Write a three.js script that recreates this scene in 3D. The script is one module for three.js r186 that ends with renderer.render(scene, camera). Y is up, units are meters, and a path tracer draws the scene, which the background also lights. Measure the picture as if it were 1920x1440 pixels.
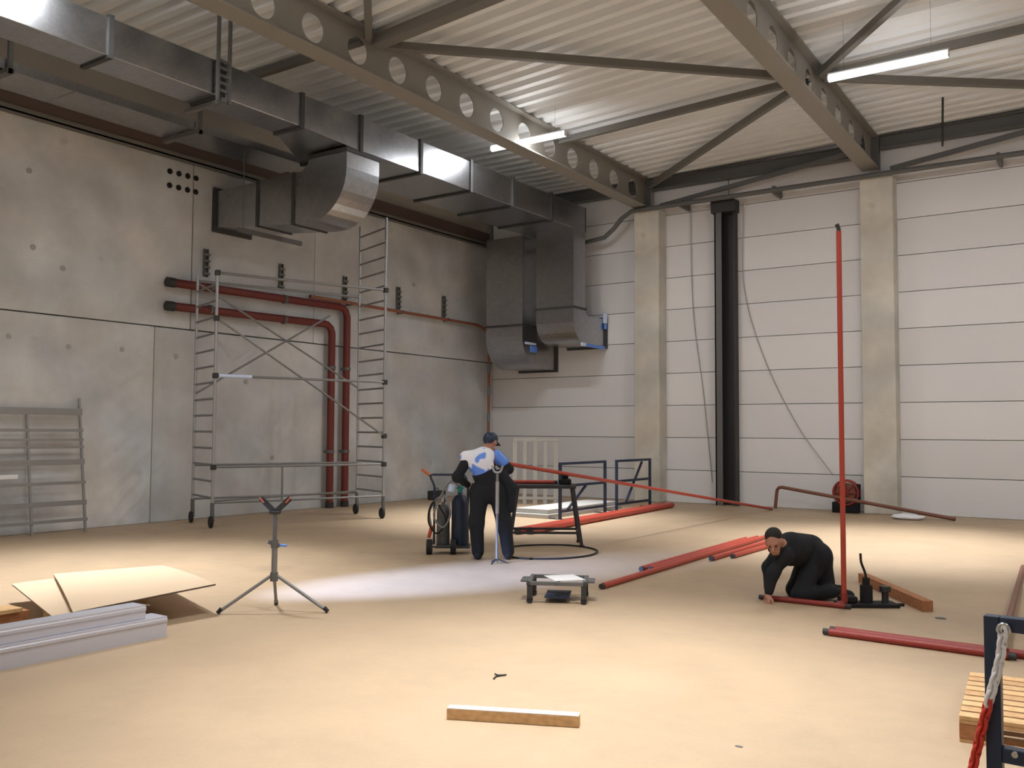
import * as THREE from 'three';
import { RectAreaLightUniformsLib } from 'three/addons/lights/RectAreaLightUniformsLib.js';
import { mergeGeometries, mergeVertices } from 'three/addons/utils/BufferGeometryUtils.js';
import { RoundedBoxGeometry } from 'three/addons/geometries/RoundedBoxGeometry.js';
import { MarchingCubes } from 'three/addons/objects/MarchingCubes.js';
import { ImprovedNoise } from 'three/addons/math/ImprovedNoise.js';

// ---------------------------------------------------------------- camera, exposure, lamps' common values
RectAreaLightUniformsLib.init();
const scene = new THREE.Scene();
scene.background = new THREE.Color(0x000000);
const D2R = Math.PI / 180;
const YAW = 34.5365 * D2R;
const camera = new THREE.PerspectiveCamera(45.371, 4 / 3, 0.05, 200);
camera.position.set(0, 1.65, 0);
camera.rotation.set(2.9591 * D2R, YAW, 0.3093 * D2R, 'YXZ');
const renderer = new THREE.WebGLRenderer({ antialias: true });
renderer.toneMapping = THREE.LinearToneMapping;
renderer.toneMappingExposure = 1.0;
renderer.shadowMap.enabled = true;
renderer.shadowMap.type = THREE.PCFSoftShadowMap;

const LAMP_COLOR = new THREE.Color().setRGB(0.96, 0.975, 1.0);
const LAMP_DOWN = 285, LAMP_SIDE = 26, LAMP_SPOT = 165;        // RectAreaLight intensities of the batten lamps
const FLOOD_COLOR = new THREE.Color().setRGB(0.42, 0.6, 1.15), FLOOD_POWER = 1300;

// ---------------------------------------------------------------- helpers
let seed = 7;
const rnd = () => { seed = (seed * 1664525 + 1013904223) >>> 0; return seed / 4294967296; };
const rr = (a, b) => a + (b - a) * rnd();
const V = (x, y, z) => new THREE.Vector3(x, y, z);
const col = (r, g, b) => new THREE.Color().setRGB(r, g, b);
const names = {};
function numbered(name) { const n = names[name] = (names[name] ?? -1) + 1; return n ? `${name}_${String(n).padStart(3, '0')}` : name; }

function boxUV(g) {                                     // uv in metres from the dominant direction of each face
  if (g.index) g = g.toNonIndexed();
  const p = g.attributes.position, n = p.count, uv = new Float32Array(n * 2), a = V(0, 0, 0), b = V(0, 0, 0), c = V(0, 0, 0);
  for (let i = 0; i < n; i += 3) {
    a.fromBufferAttribute(p, i); b.fromBufferAttribute(p, i + 1); c.fromBufferAttribute(p, i + 2);
    const nx = b.clone().sub(a).cross(c.clone().sub(a)), ax = Math.abs(nx.x), ay = Math.abs(nx.y), az = Math.abs(nx.z);
    [a, b, c].forEach((q, k) => {
      const [s, t] = ay >= ax && ay >= az ? [q.x, q.z] : ax >= az ? [q.z, q.y] : [q.x, q.y];
      uv[(i + k) * 2] = s; uv[(i + k) * 2 + 1] = t;
    });
  }
  g.setAttribute('uv', new THREE.BufferAttribute(uv, 2));
  return g;
}
const clean = g => { if (g.index) g = g.toNonIndexed(); for (const k of Object.keys(g.attributes)) if (!['position', 'normal'].includes(k)) g.deleteAttribute(k); return g; };
const join = list => list.length === 1 ? clean(list[0]) : mergeGeometries(list.map(clean));
function box(x0, x1, y0, y1, z0, z1, r = 0) {
  const w = Math.abs(x1 - x0), h = Math.abs(y1 - y0), d = Math.abs(z1 - z0);
  const g = r ? new RoundedBoxGeometry(w, h, d, 1, Math.min(r, w / 2.1, h / 2.1, d / 2.1)) : new THREE.BoxGeometry(w, h, d);
  return g.translate((x0 + x1) / 2, (y0 + y1) / 2, (z0 + z1) / 2);
}
function rod(a, b, r, seg = 10, r2 = r) {               // cylinder between two points
  a = a.isVector3 ? a : V(...a); b = b.isVector3 ? b : V(...b);
  const d = b.clone().sub(a), g = new THREE.CylinderGeometry(r2, r, d.length(), seg);
  g.applyQuaternion(new THREE.Quaternion().setFromUnitVectors(V(0, 1, 0), d.clone().normalize()));
  return g.translate((a.x + b.x) / 2, (a.y + b.y) / 2, (a.z + b.z) / 2);
}
function bar(a, b, w, h, up = V(0, 1, 0)) {             // rectangular bar between two points
  a = a.isVector3 ? a : V(...a); b = b.isVector3 ? b : V(...b);
  const d = b.clone().sub(a), L = d.length(), x = d.clone().normalize(), z = x.clone().cross(up).normalize(), y = z.clone().cross(x);
  const g = new RoundedBoxGeometry(L, h, w, 1, Math.min(w, h) * 0.08);
  g.applyMatrix4(new THREE.Matrix4().makeBasis(x, y, z).setPosition(a.clone().add(b).multiplyScalar(0.5)));
  return g;
}
function tube(pts, r, seg = 10, n = 0, curved = true) {
  const P = pts.map(p => p.isVector3 ? p : V(...p));
  let c;
  if (curved) c = new THREE.CatmullRomCurve3(P, false, 'centripetal');
  else {                                                // straight runs with bends of radius 3r
    c = new THREE.CurvePath(); let last = P[0];
    for (let i = 1; i < P.length; i++) {
      if (i < P.length - 1) {
        const cut = Math.min(curved === 0 ? r : r * 3.2, P[i].distanceTo(last) * 0.45, P[i].distanceTo(P[i + 1]) * 0.45);
        const q0 = P[i].clone().add(last.clone().sub(P[i]).setLength(cut)), q1 = P[i].clone().add(P[i + 1].clone().sub(P[i]).setLength(cut));
        c.add(new THREE.LineCurve3(last, q0)); c.add(new THREE.QuadraticBezierCurve3(q0, P[i], q1)); last = q1;
      } else c.add(new THREE.LineCurve3(last, P[i]));
    }
  }
  return new THREE.TubeGeometry(c, n || P.length * 14, r, seg, false);
}
function prism(points, depth, bevel = 0) {              // outline in xy, pushed out along +z
  const s = new THREE.Shape(points.map(p => new THREE.Vector2(p[0], p[1])));
  return new THREE.ExtrudeGeometry(s, { depth, bevelEnabled: bevel > 0, bevelSize: bevel, bevelThickness: bevel, bevelSegments: 1, curveSegments: 12 });
}
function lit(o) { o.castShadow = true; o.receiveShadow = true; return o; }
function part(name, geos, m, parent, uv = false) {
  let g = join(Array.isArray(geos) ? geos : [geos]);
  if (uv || m.map || m.bumpMap) g = boxUV(g);
  const o = lit(new THREE.Mesh(g, m)); o.name = name; parent.add(o); return o;
}
function thing(name, label, category, [x, y, z] = [0, 0, 0], turn = 0, group) {
  const o = new THREE.Group(); o.name = numbered(name); scene.add(o);
  o.position.set(x, y, z); o.rotation.y = turn; o.userData = { label, category, kind: /^(concrete_column|roof_beam|eave_beam|edge_girder)/.test(o.name) ? 'structure' : 'thing' };
  if (group) o.userData.group = group;
  return o;
}
function single(name, label, category, geos, m, group) {
  const o = part(numbered(name), geos, m, scene); o.userData = { label, category, kind: 'thing' }; if (group) o.userData.group = group; return o;
}
function structure(name, label, category) {
  const o = new THREE.Group(); o.name = name; scene.add(o); o.userData = { kind: 'structure', label, category }; return o;
}

// ---------------------------------------------------------------- textures and materials
const noise = new ImprovedNoise();
function noiseTexture(n, tile, f) {                     // f(nx, ny, fbm) -> [r,g,b] in sRGB 0..1, wraps at the edges
  const d = new Uint8Array(n * n * 4);
  const per = (u, v, s, z) => {                         // periodic noise through blending of two shifted copies
    const a = noise.noise(u * s, v * s, z), b = noise.noise((u - 1) * s, v * s, z), c = noise.noise(u * s, (v - 1) * s, z), e = noise.noise((u - 1) * s, (v - 1) * s, z);
    return (a * (1 - u) + b * u) * (1 - v) + (c * (1 - u) + e * u) * v;
  };
  for (let j = 0; j < n; j++) for (let i = 0; i < n; i++) {
    const u = i / n, v = j / n, c = f(per, u, v), k = (j * n + i) * 4;
    for (let q = 0; q < 3; q++) d[k + q] = Math.max(0, Math.min(255, c[q] * 255));
    d[k + 3] = 255;
  }
  const t = new THREE.DataTexture(d, n, n); t.wrapS = t.wrapT = THREE.RepeatWrapping; t.magFilter = THREE.LinearFilter; t.minFilter = THREE.LinearMipmapLinearFilter; t.generateMipmaps = true;
  t.repeat.set(1 / tile, 1 / tile); t.colorSpace = THREE.SRGBColorSpace; t.needsUpdate = true; return t;
}
const grain = () => (rnd() - 0.5);
const floorTex = noiseTexture(640, 9, (p, u, v) => {
  const k = 1 + 0.05 * p(u, v, 5, 1) + 0.05 * p(u, v, 17, 2) + 0.035 * p(u, v, 60, 3) + 0.02 * grain();
  const s = Math.max(0, p(u, v, 9, 8) - 0.38) * 0.5, w = k - s * 0.5;
  return [0.695 * w, 0.602 * w, 0.49 * w];
});
const wallTex = noiseTexture(640, 8, (p, u, v) => {
  const k = 1 + 0.16 * p(u, v, 4, 11) + 0.12 * p(u, v, 13, 12) + 0.04 * p(u, v, 45, 13) + 0.03 * grain();
  const spot = Math.max(0, p(u, v, 22, 15) - 0.45) * 0.6, warm = 0.03 * p(u, v, 7, 17);
  return [(0.705 + warm) * (k - spot), 0.70 * (k - spot), (0.69 - warm) * (k - spot)];
});
const woodTex = noiseTexture(256, 1, (p, u, v) => {
  const k = 1 + 0.12 * p(u, v, 26, 21) + 0.07 * p(u * 0.2, v, 60, 22) + 0.03 * grain();
  return [0.80 * k, 0.65 * k, 0.47 * k];
});
const zincTex = noiseTexture(256, 1.2, (p, u, v) => { const k = 0.80 + 0.06 * p(u, v, 24, 31) + 0.05 * p(u, v, 9, 32); return [k, k * 1.005, k * 1.015]; });
const std = (c, rough = 0.7, metal = 0, extra = {}) => new THREE.MeshStandardMaterial({ color: c, roughness: rough, metalness: metal, ...extra });
const M = {
  floor: std(col(1, 1, 1), 0.55, 0, { map: floorTex }),
  concrete: [0, 1, 2].map(i => std([col(1.28, 1.31, 1.36), col(1.34, 1.37, 1.41), col(1.2, 1.23, 1.27)][i], 0.9, 0, { map: wallTex })),
  column: std(col(1.3, 1.26, 1.15), 0.9, 0, { map: wallTex }),
  panel: [0, 1, 2].map(i => std([col(0.76, 0.75, 0.76), col(0.79, 0.78, 0.785), col(0.74, 0.73, 0.735)][i], 0.55)),
  backing: std(col(0.25, 0.245, 0.24), 0.9),
  deck: std(col(0.82, 0.84, 0.85), 0.4),
  steel: std(col(0.27, 0.255, 0.225), 0.55),
  strut: std(col(0.16, 0.152, 0.135), 0.55),
  darkSteel: std(col(0.12, 0.12, 0.118), 0.5),
  anthracite: std(col(0.03, 0.03, 0.032), 0.55),
  brown: std(col(0.10, 0.065, 0.052), 0.6),
  zinc: std(col(0.72, 0.725, 0.74), 0.28, 1, { map: zincTex }),
  flange: std(col(0.07, 0.07, 0.07), 0.6, 0.4),
  hole: std(col(0.01, 0.01, 0.01), 0.9),
  alu: std(col(0.42, 0.42, 0.43), 0.4, 0.7),
  aluDull: std(col(0.24, 0.24, 0.24), 0.5, 0.5),
  redPipe: std(col(0.43, 0.055, 0.03), 0.42),
  redDark: std(col(0.27, 0.03, 0.02), 0.5),
  redWall: std(col(0.15, 0.022, 0.016), 0.5),
  orange: std(col(0.5, 0.13, 0.05), 0.5),
  orangeDull: std(col(0.3, 0.11, 0.06), 0.6),
  rackGrey: std(col(0.3, 0.3, 0.295), 0.5, 0.3),
  pale: std(col(0.46, 0.45, 0.42), 0.7),
  cable: std(col(0.36, 0.35, 0.33), 0.6),
  cladding: std(col(0.42, 0.385, 0.33), 0.7),
  seal: std(col(0.30, 0.27, 0.19), 0.8),
  plug: std(col(0.40, 0.385, 0.35), 0.9),
  brownPipe: std(col(0.2, 0.075, 0.045), 0.5),
  cap: std(col(0.03, 0.03, 0.03), 0.6),
  navy: std(col(0.012, 0.026, 0.062), 0.4),
  black: std(col(0.008, 0.008, 0.009), 0.85),
  rubber: std(col(0.015, 0.015, 0.015), 0.8),
  cloth: std(col(0.012, 0.013, 0.016), 0.95),
  skin: std(col(0.42, 0.2, 0.135), 0.6),
  hair: std(col(0.012, 0.009, 0.007), 0.8),
  white: std(col(0.82, 0.82, 0.84), 0.6),
  paper: std(col(0.9, 0.9, 0.9), 0.7),
  film: std(col(0.12, 0.28, 0.82), 0.35),
  filmPale: std(col(0.62, 0.72, 0.93), 0.4),
  teal: std(col(0.02, 0.25, 0.22), 0.4),
  cylBlue: std(col(0.012, 0.025, 0.055), 0.45),
  chrome: std(col(0.6, 0.6, 0.6), 0.25, 1),
  board: std(col(0.66, 0.50, 0.335), 0.75),
  boardEdge: std(col(0.1, 0.06, 0.04), 0.8),
  wood: [0, 1, 2].map(i => std([col(1, 1, 1), col(0.9, 0.86, 0.82), col(1.1, 1.08, 1.05)][i], 0.8, 0, { map: woodTex })),
  redWood: std(col(0.62, 0.42, 0.36), 0.8, 0, { map: woodTex }),
  paleWood: std(col(1.25, 1.3, 1.4), 0.7, 0, { map: woodTex }),
  profile: std(col(0.56, 0.56, 0.62), 0.4, 0.25),
  chainWhite: std(col(0.82, 0.82, 0.82), 0.4),
  chainRed: std(col(0.62, 0.04, 0.02), 0.4),
  lamp: new THREE.MeshStandardMaterial({ color: 0xffffff, emissive: LAMP_COLOR, emissiveIntensity: 3.2, roughness: 0.5 }),
  flood: new THREE.MeshStandardMaterial({ color: 0xffffff, emissive: FLOOD_COLOR, emissiveIntensity: 3, roughness: 0.5 }),
};

// ---------------------------------------------------------------- room shell
const XL = -14.55, XR = 6.5, ZB = -20.2, ZF = 7, TOP = 9.3;
{
  const floor = single('floor', 'smooth beige concrete hall floor', 'floor', box(XL - 0.4, XR + 0.4, -0.2, 0, ZB - 0.4, ZF + 0.4), M.floor);
  floor.userData.kind = 'structure';
}
const wallLeft = structure('wall_left', 'tall wall of grey precast concrete panels', 'wall');
part('backing', box(XL - 0.35, XL - 0.2, 0, TOP, ZB - 0.4, ZF + 0.3), M.backing, wallLeft);
{
  const rows = [[0, 3.49, [ZF + 0.3, -1.2, -9.85, ZB - 0.1]], [3.51, 6.6, [ZF + 0.3, -3.0, -10.6, -13.66, ZB - 0.1]]];
  let k = 0;
  for (const [y0, y1, zs] of rows) for (let i = 0; i + 1 < zs.length; i++)
    part('concrete_panel', box(XL - 0.2, XL + (k % 2 ? 0.012 : 0), y0, y1, zs[i] - 0.008, zs[i + 1] + 0.008, 0.012), M.concrete[k++ % 3], wallLeft);
  part('upper_cladding', box(XL - 0.2, XL - 0.1, 6.6, TOP, ZB - 0.1, ZF + 0.3), M.cladding, wallLeft);
  for (const [y, zs] of [[6.36, [-10.08, -10.27, -10.46, -10.64]], [6.1, [-10.08, -10.27, -10.46, -10.64]]])
    for (const z of zs) part('core_hole', rod([XL + 0.002, y, z], [XL + 0.018, y, z], 0.052, 14), M.hole, wallLeft);
}
part('joint_seal', box(XL - 0.03, XL + 0.004, 0.02, 3.48, -9.858, -9.842), M.seal, wallLeft);
for (const [y, z] of [[5.76, -7.53], [4.55, -7.63], [4.28, -8.13], [3.0, -8.26], [3.03, -9.22], [2.99, -10.31], [3.09, -7.29], [2.6, -11.9], [1.1, -12.6], [5.2, -16.9]]) part('tie_plug', rod([XL + 0.004, y, z], [XL + 0.015, y, z], 0.045, 14), M.plug, wallLeft);
const wallBack = structure('wall_back', 'wall of white horizontal sandwich panels with fine joints', 'wall');
part('backing', box(XL - 0.35, XR + 0.3, 0, TOP, ZB - 0.35, ZB - 0.1), M.backing, wallBack);
{
  const bays = [[XL, -9.745], [-9.735, -7.83], [-7.82, -4.485], [-4.475, 0.79], [0.80, XR]];
  bays.forEach(([x0, x1], b) => {
    for (let r = 0; r < 12; r++) {
      const y0 = r * 0.765, y1 = Math.min(y0 + 0.757, TOP);
      part('wall_panel', box(x0 + 0.004, x1 - 0.004, y0 + 0.004, y1, ZB - 0.1, ZB, 0.006), M.panel[(r * 2 + b) % 3], wallBack);
    }
  });
}
const wallRight = structure('wall_right', 'plain concrete wall right of the viewer', 'wall');
part('slab', box(XR, XR + 0.3, 0, TOP, ZB - 0.3, ZF + 0.3), M.concrete[1], wallRight);
const wallFront = structure('wall_front', 'plain concrete wall behind the viewer', 'wall');
part('slab', box(XL, XR, 0, TOP, ZF, ZF + 0.3), M.concrete[1], wallFront);

// the roof deck: profiled sheets whose ribs run along x; its height follows the beams
const BX = [XL - 0.1, -9.87, -4.61, 0.68, XR + 0.1];
const deckAt = [z => 7.78 + 0.010 * (z + 20), z => 7.78 + 0.010 * (z + 20), z => 7.90 + 0.034 * (z + 20), z => 8.0 + 0.036 * (z + 20), z => 8.0 + 0.036 * (z + 20)];
function deckY(x, z) {
  let i = 0; while (i < 3 && x > BX[i + 1]) i++;
  const t = (x - BX[i]) / (BX[i + 1] - BX[i]); return deckAt[i](z) * (1 - t) + deckAt[i + 1](z) * t;
}
const ceiling = structure('ceiling', 'ribbed pale steel roof deck', 'ceiling');
part('roof_slab', box(XL - 0.3, XR + 0.3, TOP, TOP + 0.15, ZB - 0.3, ZF + 0.3), M.backing, ceiling);
{
  const P = 0.335, H = 0.13, per = 3;
  const prof = [[0, 0], [0.13, 0], [0.175, H], [0.29, H], [P, 0]];         // one rib: flat at the bottom, raised valley
  for (let b = 0; b < 4; b++) for (let zi = 0; ; zi++) {
    const z0 = ZB - 0.15 + zi * P * per; if (z0 > ZF + 0.2) break;
    const pos = [], idx = [], line = [];
    for (let k = 0; k < per; k++) for (let q = 0; q < (k === per - 1 ? 5 : 4); q++) line.push([z0 + k * P + prof[q][0], prof[q][1]]);
    const x0 = BX[b], x1 = BX[b + 1];
    for (const lift of [0, 0.012]) for (const [z, y] of line) pos.push(x0, deckAt[b](z) + y + lift, z, x1, deckAt[b + 1](z) + y + lift, z);
    const n = line.length;
    for (const [o, f] of [[0, 0], [n * 2, 1]]) for (let k = 0; k + 1 < n; k++) {
      const a = o + k * 2; f ? idx.push(a, a + 2, a + 1, a + 1, a + 2, a + 3) : idx.push(a, a + 1, a + 2, a + 1, a + 3, a + 2);
    }
    let g = new THREE.BufferGeometry(); g.setAttribute('position', new THREE.Float32BufferAttribute(pos, 3)); g.setIndex(idx);
    g = g.toNonIndexed(); g.computeVertexNormals();
    part('deck_sheet', g, M.deck, ceiling);
  }
}

// ---------------------------------------------------------------- columns, roof beams, bracing
for (const [x, label] of [[-9.74, 'square concrete column nearest the hanging duct corner'], [-4.48, 'square concrete column behind the upright red pipe'], [0.8, 'square concrete column right of the white wall panels']]) {
  const t = thing('concrete_column', label, 'column', [x, 0, ZB], 0, 'columns along the white wall');
  part('shaft', box(-0.33, 0.33, 0, 6.98, 0, 0.4, 0.02), M.column, t);
  part('head_plate', box(-0.22, 0.22, 6.98, 7.02, 0.05, 0.38), M.darkSteel, t);
}
function roofBeam(x, i, label) {                        // cellular beam: web with round holes between two flanges
  const z0 = -19.95, L = 26.6, d = 0.73, slope = [0, 0.010, 0.034, 0.036][i];
  const t = thing('roof_beam', label, 'beam', [x, deckAt[i](z0) - d, z0], 0, 'cellular roof beams');
  t.rotation.x = -Math.atan(slope);
  const s = new THREE.Shape([[0, 0.02], [L, 0.02], [L, d - 0.02], [0, d - 0.02]].map(p => new THREE.Vector2(...p)));
  for (let k = 0; k < 28; k++) { const c = 0.625 + k * 0.925; const h = new THREE.Path(); h.absarc(c, d / 2, 0.215, 0, Math.PI * 2, true); s.holes.push(h); }
  const web = new THREE.ExtrudeGeometry(s, { depth: 0.016, bevelEnabled: false, curveSegments: 20 });
  web.applyMatrix4(new THREE.Matrix4().makeBasis(V(0, 0, 1), V(0, 1, 0), V(-1, 0, 0)).setPosition(0.008, 0, 0));
  part('web', web, M.steel, t);
  part('bottom_flange', box(-0.18, 0.18, 0, 0.024, 0, L, 0.004), M.steel, t);
  part('top_flange', box(-0.15, 0.15, d - 0.024, d, 0, L, 0.004), M.steel, t);
  part('end_plate', box(-0.17, 0.17, 0, d, -0.02, 0, 0), M.darkSteel, t);
}
roofBeam(-9.87, 1, 'grey steel cellular beam beside the long square duct');
roofBeam(-4.61, 2, 'grey steel cellular beam over the middle of the hall');
roofBeam(0.68, 3, 'grey steel cellular beam on the far right, overhead');

const yb = (x, z, d = 0.17) => deckY(x, z) - d;
function strut(label, x0, z0, x1, z1, w = 0.11, h = 0.13, drop = 0.2) {
  const t = thing('roof_brace', label, 'brace', [0, 0, 0], 0, 'roof bracing');
  const a = V(x0, yb(x0, z0, drop), z0), b = V(x1, yb(x1, z1, drop), z1);
  part('tube', bar(a, b, w, h), M.strut, t);
  const u = b.clone().sub(a).normalize();
  for (const [p, s] of [[a, 1], [b, -1]]) part('gusset_plate', bar(p.clone().addScaledVector(u, -0.02 * s), p.clone().addScaledVector(u, 0.3 * s), 0.16, 0.014), M.darkSteel, t);
}
const zN = -15.9, zM = -10.3;
strut('straight cross tube joining the two roof beams in front of the lamp', -9.78, zN, -4.76, zN);
strut('diagonal brace from the middle beam down to the wall corner', -4.76, zN - 0.1, -9.7, -19.9);
strut('long flat diagonal brace from the duct-side beam to the middle beam', -9.7, zM - 0.15, -4.76, zN + 0.1);
strut('straight cross tube high over the duct-side beam', -9.7, zM, -4.7, zM, 0.2, 0.18, 0.22);
strut('diagonal brace leaving the duct-side beam straight up in the picture', -9.7, zM + 0.15, -4.76, -4.75);
strut('short tube left of the duct-side beam node', -9.96, zM, -14.5, zM, 0.11, 0.13, 0.1);
strut('straight cross tube right of the middle beam', -4.46, zN, 0.55, zN);
strut('diagonal brace rising right of the lit lamp', -4.46, zN + 0.1, 0.55, zM);
strut('diagonal brace right of the middle beam towards the white wall', -4.46, zN - 0.1, 0.55, -19.9);
for (const [x0, x1, label] of [[-14.5, -10.05, 'dark edge beam over the hanging drop ducts'], [-9.69, -4.8, 'dark edge beam between the two columns'], [-4.42, 0.5, 'dark edge beam over the bright right wall panels'], [0.85, 6.4, 'dark edge beam beyond the far right column']]) {
  const t = thing('eave_beam', label, 'beam', [0, 0, 0], 0, 'eave beams on the white wall');
  const y = Math.min(deckY(x0, ZB), deckY(x1, ZB)) - 0.01, z = ZB + 0.16;
  part('web', box(x0, x1, y - 0.26, y, z - 0.012, z + 0.012), M.darkSteel, t);
  part('upper_flange', box(x0, x1, y - 0.02, y, z - 0.1, z + 0.1), M.darkSteel, t);
  part('lower_flange', box(x0, x1, y - 0.28, y - 0.26, z - 0.1, z + 0.1), M.darkSteel, t);
}
for (const [x0, x1, y0, y1, label] of [[-9.4, -4.85, 7.05, 7.6, 'sloping flat brace under the edge beam between columns'], [-4.2, 0.5, 7.12, 7.75, 'sloping flat brace under the right edge beam']]) {
  const t = thing('eave_brace', label, 'brace', [0, 0, 0], 0, 'braces under the eave');
  part('tube', bar([x0, y0, ZB + 0.33], [x1, y1, ZB + 0.33], 0.07, 0.1), M.darkSteel, t);
}
{
  const t = thing('conduit', 'dark conduit along the top of the white wall', 'pipe');
  part('run', tube([[6.4, 7.02, ZB + 0.5], [-10.2, 6.98, ZB + 0.5], [-10.75, 6.42, ZB + 0.5], [-12.4, 6.27, ZB + 0.5]], 0.055, 8, 60, false), M.darkSteel, t);
  for (const x of [-8.8, -6.6, -2.2, 0, 3, 5]) part('clip', box(x - 0.03, x + 0.03, 6.9, 7.08, ZB + 0.005, ZB + 0.52), M.darkSteel, t);
}
{
  const t = thing('dark_steel_post', 'tall dark steel channel post on the white wall', 'post', [-7.83, 0, ZB]);
  part('web', box(-0.22, 0.2, 0, 6.95, 0.005, 0.03), M.anthracite, t);
  part('side', box(-0.23, -0.2, 0, 6.95, 0.005, 0.3), M.anthracite, t);
  part('side', box(0.19, 0.22, 0, 6.95, 0.005, 0.22), M.anthracite, t);
  part('lip', box(-0.23, -0.06, 0, 6.95, 0.28, 0.3), M.darkSteel, t);
  part('cover_plate', box(-0.3, 0.26, 6.7, 6.98, 0.005, 0.34), M.anthracite, t);
}
{
  const t = thing('top_rail', 'grey rail along the top of the concrete wall', 'rail');
  part('angle', [box(XL - 0.05, XL + 0.14, 6.6, 6.63, -19.9, ZF - 0.1), box(XL + 0.11, XL + 0.14, 6.56, 6.7, -19.9, ZF - 0.1)], M.strut, t);
  const b = thing('edge_girder', 'reddish brown steel girder above the concrete wall', 'girder');
  part('girder', box(XL - 0.08, XL + 0.1, 6.66, 6.98, -19.9, ZF - 0.1), M.brown, b);
}

// ---------------------------------------------------------------- lamps
function batten(label, x, y, z, len = 1.75) {
  const t = thing('tube_lamp', label, 'lamp', [x, y, z], 0, 'tube lamps under the roof');
  part('housing', box(-len / 2, len / 2, 0.05, 0.08, -0.04, 0.04, 0.01), M.white, t);
  const d = rod([-len / 2 + 0.02, 0, 0], [len / 2 - 0.02, 0, 0], 0.056, 16); part('diffuser', d, M.lamp, t);  // tube made thicker so that its shape takes in the bloom
  for (const s of [-1, 1]) { part('end_cap', box(s * (len / 2 - 0.02), s * (len / 2), -0.045, 0.05, -0.045, 0.045, 0.008), M.white, t); part('suspension_wire', rod([s * len * 0.36, 0.07, 0], [s * len * 0.36, deckY(x + s * len * 0.36, z) - y - 0.005, 0], 0.0022, 5), M.darkSteel, t); }
  const faces = [[V(0, -1, 0), LAMP_DOWN], [V(0, -0.1, 1), LAMP_SIDE], [V(0, -0.1, -1), LAMP_SIDE]];
  for (const [n, I] of faces) {
    const l = new THREE.RectAreaLight(LAMP_COLOR, I, len - 0.06, 0.08);
    n.normalize(); l.position.copy(n.clone().multiplyScalar(0.064)); t.add(l);
    l.lookAt(V(x, y, z).addScaledVector(n, 2)); l.name = 'lamp_light';
  }
  for (const s of [-0.3, 0.3]) {                        // the lens strip of the lamp throws most of its light downwards
    const l = new THREE.SpotLight(LAMP_COLOR, LAMP_SPOT, 0, 30 * D2R, 1, 2); l.name = 'lamp_beam';
    l.position.set(s * len, -0.068, 0); l.target.position.set(s * len, -4, 0); l.target.name = 'lamp_aim'; t.add(l, l.target);
    l.castShadow = true; l.shadow.radius = 8;
  }
}
batten('lit tube lamp right of the middle roof beam', -3.1, 7.22, -14.5);
batten('lit tube lamp passing through the duct-side beam', -9.78, 7.3, -14.7);
batten('tube lamp above the photo, near the long duct', -9.78, 7.36, -5.9);
batten('tube lamp above the photo, over the front floor', -3.1, 7.5, -5.0);
batten('tube lamp right of the view, far row', 3.6, 7.3, -14.5);
batten('tube lamp right of the view, near row', 3.6, 7.5, -5.0);
batten('tube lamp behind the viewer, duct side', -9.78, 7.45, 4.6);
batten('tube lamp behind the viewer, middle', -3.1, 7.7, 4.6);

{ // cool work floodlight left of the view; its beam crosses the floor behind the pipe stand
  const p = V(-9.35, 3.0, -0.75), aim = V(-6.45, 0, -8.2);
  const t = thing('work_floodlight', 'cool white work floodlight on a tripod left of the view', 'floodlight', [p.x, 0, p.z], Math.atan2(aim.x - p.x, aim.z - p.z));
  part('mast', rod([0, 0.45, 0], [0, 2.88, 0], 0.016), M.darkSteel, t);
  for (let k = 0; k < 3; k++) { const a = k * 2.094; part('leg', rod([0, 0.75, 0], [0.5 * Math.sin(a), 0.015, 0.5 * Math.cos(a)], 0.012, 8), M.darkSteel, t); }
  part('lamp_body', box(-0.15, 0.15, 2.87, 3.13, -0.07, 0.0, 0.015), M.anthracite, t);
  part('lamp_glass', box(-0.13, 0.13, 2.89, 3.11, 0.0, 0.006), M.flood, t);
  const s = new THREE.SpotLight(FLOOD_COLOR, FLOOD_POWER, 0, 7.9 * D2R, 0.85, 2);
  s.position.set(0, 3.0, 0.03); t.add(s); s.name = 'flood_beam'; s.castShadow = true; s.shadow.radius = 3;
  s.target.position.copy(t.worldToLocal(aim.clone())); t.updateMatrixWorld(true); s.target.position.copy(t.worldToLocal(aim.clone())); t.add(s.target); s.target.name = 'flood_aim';
}

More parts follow.
